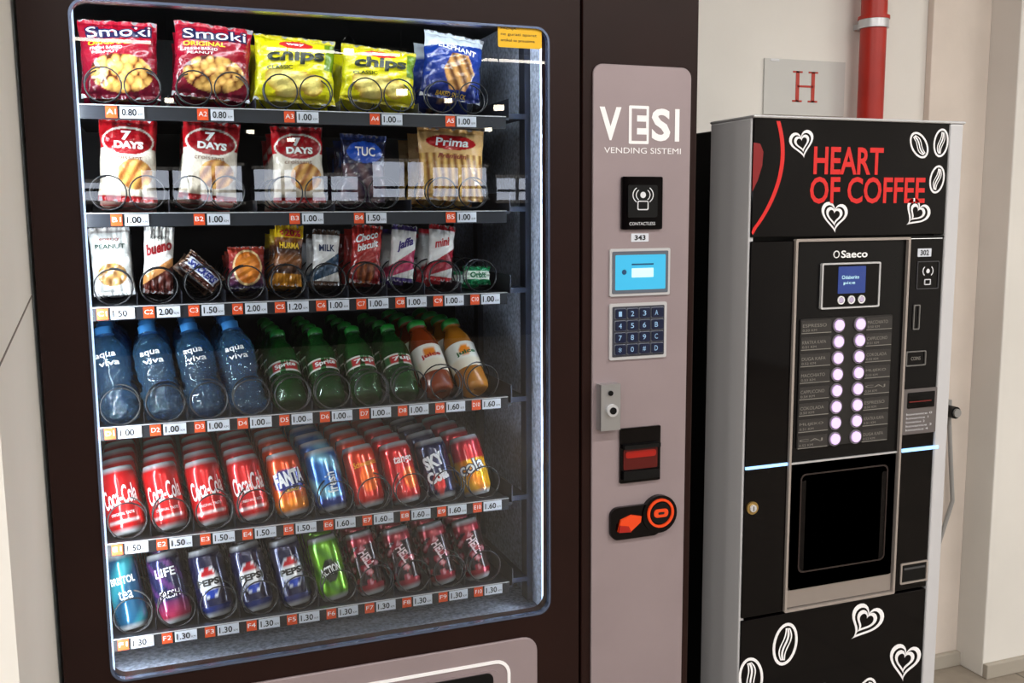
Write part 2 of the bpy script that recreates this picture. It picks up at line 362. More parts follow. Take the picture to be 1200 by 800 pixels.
# lower delivery panel
b=MB("delivery_panel"); b.plate(rr(-.092,.680,.12,.742,.03,6),-.006,0,taupe); b.build(VM,bevel=.002)
b=MB("delivery_hatch"); b.ring(rr(-.02,.622,.30,.706,.03,6),rr(-.014,.616,.306,.700,.025,6),-.0085,-.006,V2)
b.plate(rr(.0,.602,.32,.688,.02,6),-.009,-.006,taupe); b.plate(rr(.33,.585,.36,.684,.012,5),-.012,-.009,black_m); b.box(.34,.575,-.02,-.012,.62,.64,silver_f); b.build(VM)

# ------------------------------------------------------------------ products
def placeM(x,y,lean,roll,yaw=0):
    return Matrix.Translation((x,y,0))@Matrix.Rotation(rad(-roll),4,'Y')@Matrix.Rotation(rad(-lean),4,'X')@Matrix.Rotation(rad(yaw),4,'Z')
def finish(mb,M,floor):
    # rotate about base then rest on tray
    zmin=min((M@p).z for p in mb.v)
    M=Matrix.Translation((0,0,floor-zmin+.0003))@M
    return mb.build(M=M)
# ---- paints
def blobs(n,seed,x0,x1,z0,z1):
    R=random.Random(seed); return [(R.uniform(x0,x1),R.uniform(z0,z1),R.uniform(.75,1.2)) for _ in range(n)]
def blobcol(u,v,P,r,ca,cb,back):
    best=9
    for (x,z,s) in P:
        d=math.hypot((u-x),(v-z)*.9)/(r*s)
        if d<best: best=d
    if best>1: return back
    return mixc(ca,cb,best**2)
RB=random.Random(11)
PM=[((i%6-2.5)*.25+(.12 if (i//6)%2 else 0)+RB.uniform(-.05,.05),-.72+(i//6)*.17+RB.uniform(-.04,.04),1+.2*math.sin(i*7)) for i in range(30)]
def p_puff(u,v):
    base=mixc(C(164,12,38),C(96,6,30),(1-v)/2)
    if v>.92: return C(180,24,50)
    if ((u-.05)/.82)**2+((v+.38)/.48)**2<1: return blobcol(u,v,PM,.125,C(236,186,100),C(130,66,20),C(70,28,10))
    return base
PC=blobs(9,3,-.55,.6,-.7,-.25)
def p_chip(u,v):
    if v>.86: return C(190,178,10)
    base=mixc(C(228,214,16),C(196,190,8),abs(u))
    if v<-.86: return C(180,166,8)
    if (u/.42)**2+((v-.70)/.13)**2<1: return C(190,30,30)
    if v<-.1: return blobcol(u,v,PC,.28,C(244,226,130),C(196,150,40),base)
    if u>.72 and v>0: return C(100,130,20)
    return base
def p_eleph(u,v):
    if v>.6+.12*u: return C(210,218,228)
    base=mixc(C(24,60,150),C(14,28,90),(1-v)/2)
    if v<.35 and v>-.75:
        w=math.sin((u*.8+v*.5)*22)
        if abs(u-.15)<.55-abs(v+.2)*.5: return mixc(C(206,150,84),C(90,50,24),(w+1)/2)
    return base
def p_days(u,v):
    if v>.82: return C(176,16,26)
    if (u/.86)**2+((v-.42)/.32)**2<1: return C(150,10,22)
    if (u/.92)**2+((v-.42)/.38)**2<1: return C(232,226,214)
    if v<-.86: return C(160,24,28)
    if v>.25: return C(190,22,32)
    if ((u-.25)/.62)**2+((v+.35)/.36)**2<1:
        return mixc(C(226,172,92),C(150,86,34),(math.sin((u*1.2-v)*13)+1)/2)
    return mixc(C(236,230,218),C(210,196,176),(1-v)/2)
def p_navy(u,v):
    if v>.8: return C(30,50,110)
    if ((u)/.8)**2+((v-.45)/.33)**2<1: return C(24,70,170)
    if v<.1: return mixc(C(100,74,80),C(46,34,56),(math.sin(u*9+v*7)+1)/2)
    return C(20,26,60)
def p_stick(u,v):
    if v>.86: return C(206,156,90)
    if v>.25:
        if ((u+.05)/.75)**2+((v-.58)/.22)**2<1: return C(176,20,24)
        return C(214,170,110)
    s=math.sin((u+.12*v)*30); return mixc(C(230,186,104),C(130,76,26),(s+1)/2)
def p_peanut(u,v):
    if ((u)/.75)**2+((v+.4)/.34)**2<1: return mixc(C(206,160,96),C(120,80,44),(math.sin(u*11)*math.sin(v*13)+1)/2)
    return C(220,220,218) if v<.85 else C(196,190,186)
def p_bueno(u,v):
    if v<-.45+.3*u: return C(80,30,22)
    if v<-.2+.3*u: return C(206,140,80)
    return C(228,224,220)
def p_snick(u,v):
    if abs(v)>.9 or abs(u)>.93: return C(130,100,80)
    if abs(v)<.5 and abs(u)<.82: return C(214,218,232)
    return C(60,28,22)
def p_cookie(u,v):
    d=math.hypot(u*1.0,(v+.02)*.95)
    if d<.72: return mixc(C(240,150,50),C(190,86,20),d)
    if d<.82: return C(240,206,150)
    return mixc(C(40,36,70),C(180,60,40),(v+1)/2)
def p_twenty(u,v):
    if v>.55: return C(220,180,20)
    if v<-.6: return C(170,110,24)
    return mixc(C(130,74,24),C(56,28,16),(math.sin(v*9)+1)/2)
def p_white(a,b_):
    def f(u,v):
        if v>.8 or v<-.85: return a
        if v<-.15+.35*u and v>-.7+.2*u: return b_
        return C(222,220,220)
    return f
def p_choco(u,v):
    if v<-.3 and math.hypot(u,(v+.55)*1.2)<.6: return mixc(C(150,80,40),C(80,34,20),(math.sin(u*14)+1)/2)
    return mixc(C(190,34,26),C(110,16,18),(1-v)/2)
def p_green(u,v): return C(216,230,216) if abs(v)<.45 else C(10,120,70)
def bag(name,x,floor,w,h,t,paint,dec,lean=6,roll=0,yaw=0,y=.137,rows=3,dy=.075,seal=.9):
    mb=MB(name); rs=random.Random(name+str(x)); ph=[rs.uniform(0,6) for _ in range(8)]
    def thick(u,v):
        a=max(0,1-abs(u)**2.6)**.55; q=abs(v)/seal
        bb=max(0,1-q**2.6)**.6 if q<1 else 0
        return t/2*a*bb
    def surf(u,v,sgn=-1):
        wr=.0020*math.sin(u*13+ph[0]+v*3)*abs(v)**2+.0016*math.sin(v*9+ph[1]+u*5+ph[2])*abs(u)+.0012*math.sin(u*27+ph[3])*abs(v)**3+.0008*math.sin(u*7-v*17+ph[5])
        xx=u*w/2*(1-.06*(1-v*v)+.012*math.sin(v*8+ph[4]))
        return (xx,sgn*thick(u,v)+wr,(v+1)/2*h)
    for k in range(rows):
        nu,nv=(64,80) if k==0 else (12,14)
        M=Matrix.Translation((0,dy*k,0))
        for sgn in(-1,1):
            if sgn==1: nu,nv=12,14
            vs=[];cs=[]
            for j in range(nv+1):
                for i in range(nu+1):
                    u=-1+2*i/nu; v=-1+2*j/nv; p=list(surf(u,v,sgn)); 
                    if j in(0,nv): p[2]+=(.0012 if i%2 else -.0012)*(1 if k==0 else 0)
                    vs.append(p); cs.append(paint(u,v) if sgn<0 else C(150,150,155))
            fs=[]
            for j in range(nv):
                for i in range(nu):
                    a=j*(nu+1)+i; q=(a,a+1,a+nu+2,a+nu+1); fs.append(q if sgn<0 else q[::-1])
            mb.add(vs,fs,film,True,cs,M)
    for d in dec:
        s,u0,u1,v0,v1,m=d[:6]; kw=dict(d[6]) if len(d)>6 else {}; lift=kw.pop("lift",.0014)
        def fn(u,v,lift=lift):
            p=surf(u,v); return (p[0],p[1]-lift,p[2])
        text(mb,s,u0,u1,v0,v1,m,fn,**kw)
    return finish(mb,placeM(x,y,lean,roll,yaw),floor)
yel=ink(240,196,30); nvy=ink(16,18,64); redi=ink(180,16,24); dgr=ink(24,32,10)
def smd(): return [("Smoki",-.84,.88,.50,.86,nvy,dict(bold=.09,tilt=4)),("Smoki",-.80,.84,.54,.82,WHITE,dict(bold=.0,tilt=4,lift=.0022)),("ORIGINAL",-.8,.3,.32,.44,yel,dict(bold=.02,tilt=4)),("FRESH BAKED",-.75,.1,.20,.27,WHITE,dict(tilt=4)),("PEANUT",-.7,.0,.10,.16,WHITE,dict(tilt=4))]
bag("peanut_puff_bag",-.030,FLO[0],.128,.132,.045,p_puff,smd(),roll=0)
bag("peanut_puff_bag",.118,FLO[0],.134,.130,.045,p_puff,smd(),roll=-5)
def chd(): return [("chips",-.74,.72,.08,.58,dgr,dict(bold=.04,shear=.1,tilt=5,lift=.0022)),("CLASSIC",-.75,-.1,-.10,.02,dgr,dict(tilt=5,bold=.02)),("way",-.25,.2,.66,.75,WHITE,dict(bold=.02))]
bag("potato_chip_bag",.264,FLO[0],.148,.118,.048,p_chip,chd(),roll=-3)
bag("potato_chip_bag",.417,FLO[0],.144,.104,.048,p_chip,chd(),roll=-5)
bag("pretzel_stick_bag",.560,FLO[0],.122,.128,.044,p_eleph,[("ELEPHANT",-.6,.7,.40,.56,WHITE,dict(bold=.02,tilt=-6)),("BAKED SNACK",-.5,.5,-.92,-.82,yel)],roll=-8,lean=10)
def dd(): return [("7",-.24,.1,.44,.68,WHITE,dict(bold=.05,lift=.002)),("DAYS",-.5,.55,.24,.42,WHITE,dict(bold=.05,lift=.002)),("croissant",-.6,.5,-.02,.08,ink(110,60,30))]
bag("croissant_bag",-.029,FLO[1],.096,.144,.045,p_days,dd(),roll=-3)
bag("croissant_bag",.104,FLO[1],.100,.142,.045,p_days,dd(),roll=-6)
bag("croissant_bag",.267,FLO[1],.096,.140,.045,p_days,dd(),roll=0)
bag("cookie_pouch",.385,FLO[1],.088,.126,.04,p_navy,[("TUC",-.45,.45,.32,.6,WHITE,dict(bold=.02))],roll=-3)
bag("breadstick_bag",.558,FLO[1],.138,.140,.042,p_stick,[("Prima",-.55,.45,.46,.70,WHITE,dict(bold=.02,shear=.2)),("Premium",-.5,.4,.12,.26,ink(140,40,20),dict(shear=.3,bold=.02))],roll=-3)
r3=FLO[2]
bag("peanut_pouch",XI[0],r3,.068,.118,.03,p_peanut,[("PEANUT",-.75,.75,.36,.5,ink(40,70,60),dict(bold=.02)),("energy",-.5,.5,.58,.68,ink(150,50,40))],roll=2)
bag("wafer_bar",XI[1]-.002,r3,.052,.118,.022,p_bueno,[("bueno",-.85,.85,.2,.55,ink(150,14,24),dict(bold=.04,tilt=8)),("kinder",-.6,.5,.62,.76,BLACKI)],roll=-4)
bag("caramel_bar",XI[2]-.012,r3+.004,.080,.036,.02,p_snick,[("SNICKERS",-.76,.76,-.36,.36,ink(10,36,130),dict(bold=.04,shear=.2))],roll=-44,lean=10,rows=2)
bag("round_cookie_pack",XI[3]+.006,r3,.066,.076,.036,p_cookie,[],roll=0,lean=8)
bag("chocolate_wafer_pack",XI[4]+.003,r3,.054,.114,.028,p_twenty,[("+20%",-.7,.8,.6,.85,redi,dict(bold=.04)),("HURMA",-.7,.7,.2,.4,yel,dict(bold=.03))],roll=-5,lean=8)
bag("crisp_bar_pack",XI[5],r3,.052,.104,.026,p_white(C(80,56,44),C(40,66,90)),[("MILK",-.6,.6,.2,.45,ink(20,40,80),dict(bold=.03))],roll=-4,lean=8)
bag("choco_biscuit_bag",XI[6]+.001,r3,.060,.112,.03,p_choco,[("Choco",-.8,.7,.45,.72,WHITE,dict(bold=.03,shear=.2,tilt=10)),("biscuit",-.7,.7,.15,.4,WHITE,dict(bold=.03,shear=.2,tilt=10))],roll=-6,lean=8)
bag("jam_biscuit_bag",XI[7]-.003,r3,.052,.110,.026,p_white(C(60,40,110),C(170,40,80)),[("jaffa",-.6,.7,.1,.5,ink(50,30,110),dict(bold=.04,shear=.2,tilt=12))],roll=-8,lean=8)
bag("cherry_wafer_pack",XI[8],r3,.054,.110,.026,p_white(C(176,30,40),C(150,20,40)),[("mini",-.6,.5,.2,.5,ink(180,10,30),dict(bold=.03,tilt=8))],roll=-8,lean=8)
bag("chewing_gum_pack",XI[9]+.006,r3,.058,.036,.02,p_green,[("Orbit",-.6,.6,-.3,.35,ink(6,100,60),dict(bold=.05))],roll=-2,lean=10,rows=2)

# ---- cans
def canprof(r,h):
    return [(0,.006),(r*.55,.005),(r*.72,.0),(r*.78,.0),(r*.84,.004),(r*.96,.012),(r,.018)]+[(r,.018+(h-.036)*i/18) for i in range(1,18)]+[(r,h-.018),(r*.97,h-.012),(r*.88,h-.004),(r*.86,h-.001),(r*.84,h),(r*.8,h-.003),(r*.78,h-.006),(0,h-.006)]
alum=C(186,188,192)
def can(name,x,floor,paint,dec,r=.0325,h=.122,lean=20,roll=9,yaw=0,n=6,dy=.0725,y=.130):
    mb=MB(name)
    for k in range(n):
        M=Matrix.Translation((0,dy*k,0))@Matrix.Rotation(rad(0),4,'X')
        L_=Matrix.Rotation(rad(-roll),4,'Y')@Matrix.Rotation(rad(-lean),4,'X')@Matrix.Rotation(rad(yaw+k*37),4,'Z')
        M=M@L_
        def cf(th,z):
            if z<.010 or z>h-.007: return alum
            return paint(th,(z-.01)/(h-.02))
        mb.rev(canprof(r,h),64 if k==0 else 24,canp,cf,M)
        if k==0:
            for d in dec:
                s,a0,a1,h0,h1,m=d[:6]; kw=d[6] if len(d)>6 else {}
                text(mb,s,a0,a1,h0*h,h1*h,m,lambda s_,z:((r+.0009)*math.sin(s_/r),-(r+.0009)*math.cos(s_/r),z),M=M,**kw)
        # tab
        Mt=M@Matrix.Translation((0,0,h-.005)); mb.box(-.006,.006,-.012,.012,0,.0012,mat("aluminium",(190,192,196),.3,metal=.8),Mt)
    return finish(mb,Matrix.Translation((x,y,0)),floor)
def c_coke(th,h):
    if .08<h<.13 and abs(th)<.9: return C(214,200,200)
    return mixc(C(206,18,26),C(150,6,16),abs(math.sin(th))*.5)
def c_fanta(th,h):
    if h<.2: return C(236,130,10)
    if ((th)/1.1)**2+((h-.55)/.22)**2<1: return C(12,36,120)
    return mixc(C(240,110,4),C(214,60,8),h)
def c_sky(th,h):
    if h<.15: return C(10,50,130)
    return mixc(C(10,90,170),C(140,206,230),max(0,math.sin(th*2+h*9))*.9)
def c_orng(th,h):
    if math.hypot(th*.8,(h-.42)*1.7)<.42: return C(236,96,14)
    return mixc(C(190,20,12),C(220,56,16),h)
def c_orng2(th,h):
    if math.hypot((th-.2)*.8,(h-.35)*1.7)<.38: return C(240,100,20)
    return C(196,14,20)
def c_dblue(th,h):
    if math.hypot(th*.8,(h-.2)*1.6)<.3: return C(190,24,24)
    return C(14,20,64)
def c_yel(th,h):
    if h>.62: return mixc(C(220,30,30),C(180,16,40),h)
    return mixc(C(246,180,10),C(226,74,6),max(0,math.sin(th*3+h*6))*.6)
def c_teal(th,h): return mixc(C(8,80,116),C(50,160,176),max(0,math.sin(th*2-h*6)))
def c_life(th,h):
    if h<.3: return mixc(C(190,40,80),C(90,26,90),h/.3)
    return C(24,30,76) if math.sin(th*5+h*14)<.6 else C(90,44,110)
def c_pep(th,h):
    d=math.hypot(th*.85,(h-.5)*2.0)
    if d<.50:
        if abs(h-.5)<.10: return C(236,238,244)
        return C(190,10,30) if h>.5 else C(10,60,170)
    if d<.56: return C(210,214,224)
    return C(8,16,60) if h>.12 else C(16,40,110)
def c_lime(th,h):
    if math.hypot(th*.8,(h-.45)*1.8)<.4: return C(14,28,16)
    return mixc(C(110,176,14),C(36,100,16),max(0,math.sin(th*4+h*11))*.7)
def c_energy(th,h):
    if h>.86 or h<.1: return C(150,20,44)
    s=math.sin(th*3+math.sin(h*13)*1.6)*math.sin(h*15+math.sin(th*4)*1.3)
    if s>.72: return C(210,150,160)
    if s>.28: return C(150,20,44)
    return C(34,10,16)
f5=FLO[4]
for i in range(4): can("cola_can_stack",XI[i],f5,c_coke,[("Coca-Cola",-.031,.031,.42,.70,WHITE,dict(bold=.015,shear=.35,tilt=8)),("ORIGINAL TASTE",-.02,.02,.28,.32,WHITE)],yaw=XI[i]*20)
can("orange_soda_can_stack",XI[4],f5,c_fanta,[("FANTA",-.030,.030,.46,.70,WHITE,dict(bold=.05,tilt=6)),("ORANGE",-.014,.014,.36,.41,yel,dict(bold=.02))],yaw=8)
can("sparkling_water_can_stack",XI[5],f5,c_sky,[("fresh",-.02,.02,.35,.52,WHITE,dict(bold=.02,tilt=90))],yaw=10)
can("orange_drink_can_stack",XI[6],f5,c_orng,[("Schweppes",-.024,.024,.62,.74,yel,dict(tilt=4))],yaw=10)
can("orange_drink_can_stack",XI[7],f5,c_orng2,[("tango",-.02,.02,.6,.76,WHITE,dict(bold=.02,shear=.2))],yaw=14)
can("cola_can_stack",XI[8],f5,c_dblue,[("SKY",-.022,.02,.52,.74,WHITE,dict(bold=.05,tilt=12)),("Cola",-.022,.022,.28,.48,WHITE,dict(bold=.05,tilt=12))],yaw=-10)
can("cola_can_stack",XI[9],f5,c_yel,[("cola",-.028,.028,.36,.60,nvy,dict(bold=.08,tilt=10)),("cola",-.027,.027,.37,.59,WHITE,dict(bold=.02,tilt=10))],yaw=-10)
f6=FLO[5]; k6=dict(n=5,lean=17,roll=10)
can("energy_drink_can_stack",XI[0],f6,c_teal,[("BRISTOL",-.022,.022,.60,.70,WHITE,dict(bold=.03)),("tea",-.012,.012,.40,.52,WHITE)],r=.028,h=.138,**k6)
can("fruit_drink_can_stack",XI[1],f6,c_life,[("LIFE",-.018,.018,.66,.78,WHITE,dict(bold=.02)),("FRESH",-.018,.018,.36,.46,WHITE)],r=.0305,h=.130,**k6)
for i in(2,3,4): can("cola_can_stack",XI[i],f6,c_pep,[("PEPSI",-.023,.023,.46,.56,BLACKI,dict(bold=.05))],yaw=4*i-12,r=.0315,h=.128,**k6)
can("lime_drink_can_stack",XI[5],f6,c_lime,[("ACTION",-.02,.02,.40,.54,WHITE,dict(bold=.03,tilt=10))],yaw=0,r=.031,h=.124,**k6)
for i in range(6,10): can("energy_drink_can_stack",XI[i],f6,c_energy,[("HELL",-.018,.018,.5,.64,ink(225,205,210),dict(bold=.03,tilt=-70))],yaw=-4+i,r=.0295,h=.124,**k6)

# ---- bottles
wat=mat("blue_pet_water",(128,196,244),.04,trans=.95,ior=1.36,bump=1,bscale=75,coat=.8,bdist=.014)
wcap=mat("blue_cap",(60,130,196),.35); grn=mat("green_pet",(40,140,56),.06,trans=.85,ior=1.35,bump=.9,bscale=80,coat=.7,bdist=.007)
gcap=mat("green_cap",(24,130,40),.35); juice=mat("juice_liquid",(190,120,30),.12,trans=.3,coat=.5,bump=.3,bscale=40)
labp=mat("printed_label",rough=.35,attr=True)
def crink(a,z): return .0011*math.sin(4*a+z*260)+.0008*math.sin(7*a-z*190+1)+.0007*math.sin(11*a+z*420)
def bottle(name,x,floor,prof,bm,capm,capz,lab,lcol,dec,r,lean,roll,yaw=0,n=4,dy=.082,y=.135,wob=None):
    mb=MB(name)
    for k in range(n):
        M=Matrix.Translation((0,dy*k,0))@Matrix.Rotation(rad(-roll),4,'Y')@Matrix.Rotation(rad(-lean),4,'X')@Matrix.Rotation(rad(yaw+(k*40 if not lab else 0)),4,'Z')
        mb.rev(prof,56 if k==0 else 30,bm,None,M,mf=lambda z,rr_:capm if z>capz else bm,wob=wob)
        if lab:
            z0,z1=lab; mb.rev([(r+.0004,z0+(z1-z0)*i/10) for i in range(11)],40 if k==0 else 24,labp,lcol,M)
        if k==0:
            for d in dec:
                s,a0,a1,h0,h1,m=d[:6]; kw=d[6] if len(d)>6 else {}
                text(mb,s,a0,a1,h0,h1,m,lambda s_,z:((r+.0018)*math.sin(s_/r),-(r+.0018)*math.cos(s_/r),z),M=M,**kw)
    return finish(mb,Matrix.Translation((x,y,0)),floor)
wp=[(0,.008),(.016,.004),(.024,.0),(.030,.004),(.033,.014),(.033,.024),(.0305,.028),(.033,.032),(.033,.044),(.0305,.048),(.033,.052),(.033,.058),(.033,.064),(.0300,.070),(.0290,.080),(.0300,.090),(.033,.096),(.033,.108),(.0325,.112),(.033,.118),(.033,.132),(.033,.146),(.031,.158),(.026,.170),(.019,.181),(.0145,.188),(.0140,.190),(.0175,.190),(.0178,.191),(.0150,.1925),(.0150,.194),(.0152,.208),(.014,.2095),(0,.2095)]
wp=[(a,z*.845) for a,z in wp]
for i in range(4): bottle("water_bottle_row",XI[i],FLO[3],wp,wat,wcap,.1915*.845,None,None,[("aqua",-.020,.014,.111,.122,WHITE,dict(bold=.01)),("viva",-.016,.018,.098,.108,WHITE,dict(bold=.01))],.033,21,9,yaw=0,wob=crink)
sp=[(0,.006),(.02,.0),(.027,.003),(.030,.012),(.030,.035),(.0285,.05),(.030,.065),(.030,.115),(.028,.132),(.022,.150),(.015,.166),(.0125,.174),(.0125,.178),(.0148,.179),(.0148,.194),(.013,.196),(0,.196)]
s8=.86; sp=[(a,z*s8) for a,z in sp]
def glab(th,z):
    if .082<z or z<.066: return C(214,216,210)
    return C(176,20,26) if abs(th)<.8 else C(20,90,36)
for i in range(4,8): bottle("lemon_soda_bottle_row",XI[i]+.002,FLO[3],sp,grn,gcap,.1785*s8,(.062,.086),glab,[("Sprite" if i<6 else "7up",-.02,.02,.068,.080,WHITE,dict(bold=.03,tilt=6))],.030,40,4,yaw=5*i-20,dy=.078,wob=lambda a,z:crink(a,z)*.5 if z<.06 or z>.09 else 0)
def jlab(th,z):
    if z<.066: return C(226,216,196)
    if math.hypot(th*.03,(z-.085))<.012: return C(230,130,20)
    return C(230,228,220)
jp=[(0,.006),(.02,.0),(.028,.003),(.0315,.012),(.0315,.06),(.030,.07),(.0315,.08),(.0315,.120),(.030,.138),(.024,.156),(.018,.170),(.0165,.176),(.0195,.177),(.0195,.193),(.018,.195),(0,.195)]
jp=[(a,z*.9) for a,z in jp]
bottle("peach_juice_bottle_row",XI[8],FLO[3],jp,mat("peach_juice",(150,60,20),.12,trans=.3,coat=.5),gcap,.1765*.9,(.040,.104),jlab,[("juice",-.02,.022,.070,.082,redi,dict(bold=.03,tilt=6))],.0318,42,8,yaw=0,dy=.080)
bottle("apple_juice_bottle_row",XI[9],FLO[3],jp,juice,gcap,.1765*.9,(.045,.106),jlab,[("juice",-.02,.022,.072,.084,ink(20,90,40),dict(bold=.03,tilt=6))],.0318,42,8,yaw=0,dy=.080)

# ------------------------------------------------------------------ coffee machine
CM=empty("coffee_vending_machine")
x0,x1,xr=1.157,1.662,1.698; ZT=1.757
b=MB("cabinet"); b.box(1.166,1.690,.15,.72,.05,1.745,black_m); b.box(1.166,1.690,.03,.15,.05,.70,black_m); b.box(1.166,1.690,.03,.15,1.04,1.745,black_m)
b.box(1.166,1.27,.03,.15,.70,1.04,black_m); b.box(1.56,1.69,.03,.15,.70,1.04,black_m)
for x in(1.2,1.65):
    for y in(.1,.65): b.cyl((x,y,0),(x,y,.05),.02,black_m)
b.build(CM,bevel=.003)
b=MB("aluminium_profiles"); b.box(1.153,1.166,.004,.155,.05,ZT,silver_s); b.box(x1,xr,-.004,.15,.05,ZT,silver_s)
b.box(1.153,xr+.006,-.006,.16,ZT,ZT+.006,silver_f); b.build(CM,bevel=.003)
b=MB("door_front")
b.box(x0,x1,0,.03,1.517,ZT,gloss); b.box(x0,1.264,0,.03,.699,1.509,gloss); b.box(1.564,x1,0,.03,.699,1.509,gloss); b.box(x0,x1,0,.03,.05,.693,gloss)
b.box(1.266,1.562,.002,.03,1.031,1.507,mat("satin_black",(10,9,10),.25,spec=.25)); b.build(CM,bevel=.0015)
b=MB("centre_frame")
b.ring(rr(1.264,1.565,.697,1.512,.003,2),rr(1.2695,1.5595,.7025,1.5065,.003,2),-.006,.004,silver_c); b.build(CM)
b=MB("cup_station"); st=mat("station_grey",(44,34,32),.3)
sill=mat("cup_sill_steel",(150,140,134),.35,metal=.3)
b.box(1.272,1.557,.14,.149,.705,1.03,black_m); b.box(1.272,1.280,.03,.14,.705,1.03,st); b.box(1.549,1.557,.03,.14,.705,1.03,st); b.box(1.272,1.557,.03,.14,1.02,1.03,black_m)
b.box(1.272,1.557,.0,.14,.705,.745,sill)
for i in range(9): b.box(1.30+i*.028,1.312+i*.028,.02,.12,.745,.748,black_m)
b.cyl((1.40,.09,1.02),(1.40,.09,.93),.016,st); b.cyl((1.44,.09,1.02),(1.44,.09,.95),.012,silver); b.box(1.33,1.50,.11,.14,.80,.98,st)
b.ring(rr(1.276,1.553,.745,1.028,.004,2),rr(1.300,1.530,.785,1.002,.012,5),-.002,.012,gloss)
b.ring(rr(1.297,1.533,.782,1.005,.013,5),rr(1.300,1.530,.785,1.002,.012,5),-.0035,-.001,st)
b.build(CM,bevel=.001)
b=MB("cup_door_glass"); sm=mat("smoked_glass",(40,30,28),.05,alpha=.25); b.flat(rr(1.300,1.530,.785,1.002,.012,5),.006,sm); b.build(CM)
b=MB("front_fittings"); Y=0
ytext(b,"Saeco",1.385,1.455,1.470,1.486,.0012,WHITE,bold=.02); b.ring(circ(1.373,1.478,.008),circ(1.373,1.478,.006),.0008,.002,WHITE)
b.ring(rr(1.333,1.487,1.362,1.460,.003,2),rr(1.3365,1.4835,1.3655,1.4565,.002,2),-.005,.002,silver_f)
b.plate(rr(1.337,1.483,1.366,1.456,.002,2),-.003,.002,gloss); b.plate(rr(1.376,1.448,1.394,1.452,.002,2),-.004,-.003,mat("lcd_blue",(36,56,120),.3,emit=.4)); ytext(b,"Odaberite",1.385,1.43,1.425,1.433,-.0045,mat("lcd_light")); ytext(b,"pice",1.39,1.42,1.412,1.42,-.0045,mat("lcd_light"))
for i in range(3):
    cx=1.385+i*.027; b.ring(circ(cx,1.380,.009),circ(cx,1.380,.0065),-.0055,-.003,WHITE); b.plate(circ(cx,1.380,.0055,16),-.006,-.003,mat("button_lilac",(176,162,190),.4,emit=.2))
b.plate(rr(1.285,1.528,1.062,1.343,.003,2),-.001,.002,mat("selector_dark",(30,28,28),.35))
btn=mat("button_white_glow",(214,184,236),.4,emit=.68); ls=ink(130,126,120); lg=mat("selector_strip",(48,45,44),.4)
names=["ESPRESSO","KRATKA KAFA","DUGA KAFA","MACCHIATO","CAPPUCCINO","COKOLADA","MLIJEKO","CAJ"]
for r in range(8):
    z=1.326-r*.0357
    for side,(xb,xa,xc) in enumerate(((1.383,1.290,1.362),(1.439,1.460,1.524))):
        b.plate(rr(xa-.003,xc+.002,z-.014,z+.013,.002,2),-.002,-.001,lg); b.box(xa-.003,xc+.002,-.0026,-.002,z-.0145,z-.0130,ls)
        ytext(b,names[(r+side*3)%8],xa,xa+(xc-xa)*.85,z-.001,z+.006,-.0026,ls); ytext(b,"0.5%d KM"%(r%5),xa,xa+(xc-xa)*.5,z-.010,z-.005,-.0026,ls)
        b.ring(circ(xb,z,.0158,24),circ(xb,z,.0125,24),-.004,-.001,ink(120,112,124)); b.plate(circ(xb,z,.0118,24),-.0065,-.001,btn)
led=mat("blue_led_bar",(150,200,255),.4,emit=1.3)
b.box(1.157,1.262,-.003,.001,1.0285,1.0345,led); b.box(1.568,1.672,-.006,.001,1.0285,1.0355,led)
b.box(1.272,1.557,-.002,.002,1.0285,1.032,silver_f); b.box(1.566,1.662,-.001,.001,1.510,1.514,black_m)
b.plate(rr(1.590,1.628,1.468,1.486,.001,1),-.001,0,tagw); ytext(b,"302",1.597,1.621,1.471,1.483,-.0014,BLACKI,bold=.03)
b.ring(rr(1.590,1.652,1.396,1.458,.003,2),rr(1.592,1.650,1.398,1.456,.002,2),-.002,0,ink(60,60,64)); b.flat(circ(1.621,1.436,.005),-.001,wi); b.ring(rr(1.612,1.630,1.405,1.418,.002,2),rr(1.614,1.628,1.407,1.416,.001,2),-.0015,0,wi)
for s_ in(-1,1):
    A=[(1.621+s_*.013*math.cos(rad(a)),1.436+.011*math.sin(rad(a))) for a in range(-50,51,10)]; B=[(1.621+s_*.0155*math.cos(rad(a)),1.436+.0135*math.sin(rad(a))) for a in range(-50,51,10)]
    b.flat(A+B[::-1] if s_<0 else B+A[::-1],-.001,wi)
thin=mat("dull_trim",(120,118,116),.4,metal=.4)
b.ring(rr(1.585,1.603,1.306,1.362,.002,2),rr(1.5875,1.6005,1.3085,1.3595,.002,2),-.003,0,thin)
b.ring(rr(1.570,1.626,1.224,1.258,.003,2),rr(1.5725,1.6235,1.2265,1.2555,.002,2),-.003,0,thin); ytext(b,"COINS",1.585,1.612,1.237,1.245,-.001,ls)
b.plate(rr(1.568,1.664,1.068,1.172,.003,2),-.003,0,mat("plate_grey",(110,104,104),.35,metal=.4)); b.plate(rr(1.578,1.655,1.128,1.164,.002,2),-.0045,-.003,gloss)
for i in range(5): ytext(b,"kovanice %d"%i,1.577,1.650-(i%3)*.01,1.112-i*.009,1.117-i*.009,-.0035,wi)
b.box(1.582,1.645,-.0055,-.0045,1.142,1.144,ink(120,30,26))
b.ring(rr(1.583,1.662,.714,.764,.003,2),rr(1.587,1.658,.718,.760,.002,2),-.003,0,silver_c); b.plate(rr(1.588,1.657,.719,.759,.002,2),-.001,0,black_m); b.box(1.592,1.653,-.004,-.001,.748,.752,ink(70,70,72))
b.cyl((1.176,0,.944),(1.176,-.004,.944),.014,mat("brass",(180,150,90),.3,metal=.8)); b.cyl((1.176,-.004,.944),(1.176,-.007,.944),.008,silver_f); b.box(1.1755,1.1765,-.008,-.006,.939,.949,black_m)
b.build(CM)
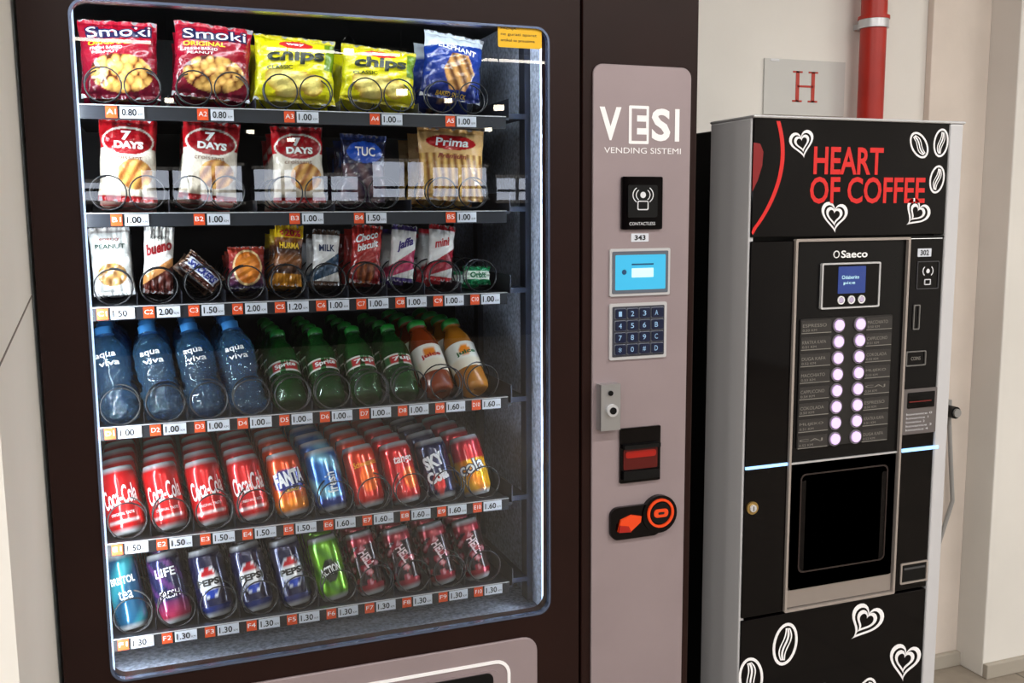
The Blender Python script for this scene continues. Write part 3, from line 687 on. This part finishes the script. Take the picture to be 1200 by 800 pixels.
# graphics
b=MB("printed_graphics"); redg=mat("red_vinyl",(206,30,28),.4,emit=.1)
y=-.0008
ytext(b,"HEART",1.305,1.485,1.646,1.703,y,redg,bold=.022); ytext(b,"OF COFFEE",1.298,1.602,1.585,1.641,y,redg,bold=.02)
def heartpts(cx,cz,s,rot=0,n=40,tail=0):
    P=[]
    for i in range(n):
        t=2*math.pi*i/n; x=16*math.sin(t)**3/17; z=(13*math.cos(t)-5*math.cos(2*t)-2*math.cos(3*t)-math.cos(4*t))/17
        x=x; z=z+.15
        if z<-.2: x+=tail*(-.2-z)**1.5
        a=rad(rot); P.append((cx+s*(x*math.cos(a)-z*math.sin(a)),cz+s*(x*math.sin(a)+z*math.cos(a))))
    return P[::-1]
def heart(cx,cz,s,rot,tail=0,m=V2,inner=True):
    b.ring(heartpts(cx,cz,s,rot,tail=tail),heartpts(cx,cz,s*.80,rot,tail=tail),y,0,m)
    if inner:
        b.ring(heartpts(cx,cz+s*.05,s*.62,rot,tail=tail),heartpts(cx,cz+s*.05,s*.44,rot,tail=tail),y,0,m)
def bean(cx,cz,s,rot):
    a=rad(rot)
    def T(P): return [(cx+px*math.cos(a)-pz*math.sin(a),cz+px*math.sin(a)+pz*math.cos(a)) for px,pz in P]
    b.ring(T(circ(0,0,s*.66,28,s)),T(circ(0,0,s*.53,28,s*.86)),y,0,V2)
    for off in(-.2,.2,0):
        A=[];B=[]
        for i in range(13):
            t=-.75+1.5*i/12; xx=s*(.10*math.sin(t*4)+off*(1-t*t)); w=s*.035*(1.6 if off==0 else 1)
            A.append((xx-w,t*s)); B.append((xx+w,t*s))
        b.flat(T(B+A[::-1]),y-.0001,V2)
heart(1.275,1.706,.032,12); heart(1.361,1.556,.036,-8,.5); heart(1.582,1.560,.036,-25,-.8)
bean(1.580,1.710,.032,40); bean(1.640,1.716,.031,-8); bean(1.634,1.637,.031,-12)
bean(1.272,.622,.049,-8); heart(1.490,.635,.050,-22,-.9); bean(1.185,.560,.047,10); heart(1.605,.520,.050,-18,.6); heart(1.36,.47,.045,8,.4); bean(1.50,.46,.042,-20)
# large red half heart cut by the door edge
A=[];B=[]
for i in range(25):
    t=i/24
    xx=1.157+.072*max(0,math.cos((t-.30)*math.pi*.72))**.8; zz=1.752-.225*t
    w=.006
    A.append((max(x0+.0005,xx-w),zz)); B.append((xx+w*.6,zz))
A[-1]=(x0+.0005,1.527); B[-1]=(x0+.004,1.522)
b.flat(B[::-1]+A,y,redg)
b.flat([(x0,1.610),(x0+.012,1.632),(x0+.022,1.662),(x0+.024,1.690),(x0+.016,1.706),(x0,1.708)],y,mat("dark_red_vinyl",(130,14,18),.4))
b.build(CM)

# ------------------------------------------------------------------ world + camera
w=bpy.data.worlds.new("w"); scn.world=w; w.use_nodes=True; w.node_tree.nodes["Background"].inputs[0].default_value=(.9,.92,1,1); w.node_tree.nodes["Background"].inputs[1].default_value=.3
f,pi_,ya,ro=1136.754,.1315,.3565,-.0071
fw=Vector((math.sin(ya)*math.cos(pi_),math.cos(ya)*math.cos(pi_),-math.sin(pi_))); r0=Vector((math.cos(ya),-math.sin(ya),0)); u0=r0.cross(fw)
r=r0*math.cos(ro)+u0*math.sin(ro); u=-r0*math.sin(ro)+u0*math.cos(ro)
cd=bpy.data.cameras.new("camera"); cd.sensor_width=36; cd.sensor_fit='HORIZONTAL'; cd.lens=f/1200*36; cd.clip_start=.02
co=bpy.data.objects.new("camera",cd); M=Matrix((r,u,-fw)).transposed().to_4x4(); M.translation=(0,-1.7,1.57); co.matrix_world=M
bpy.context.collection.objects.link(co); scn.camera=co
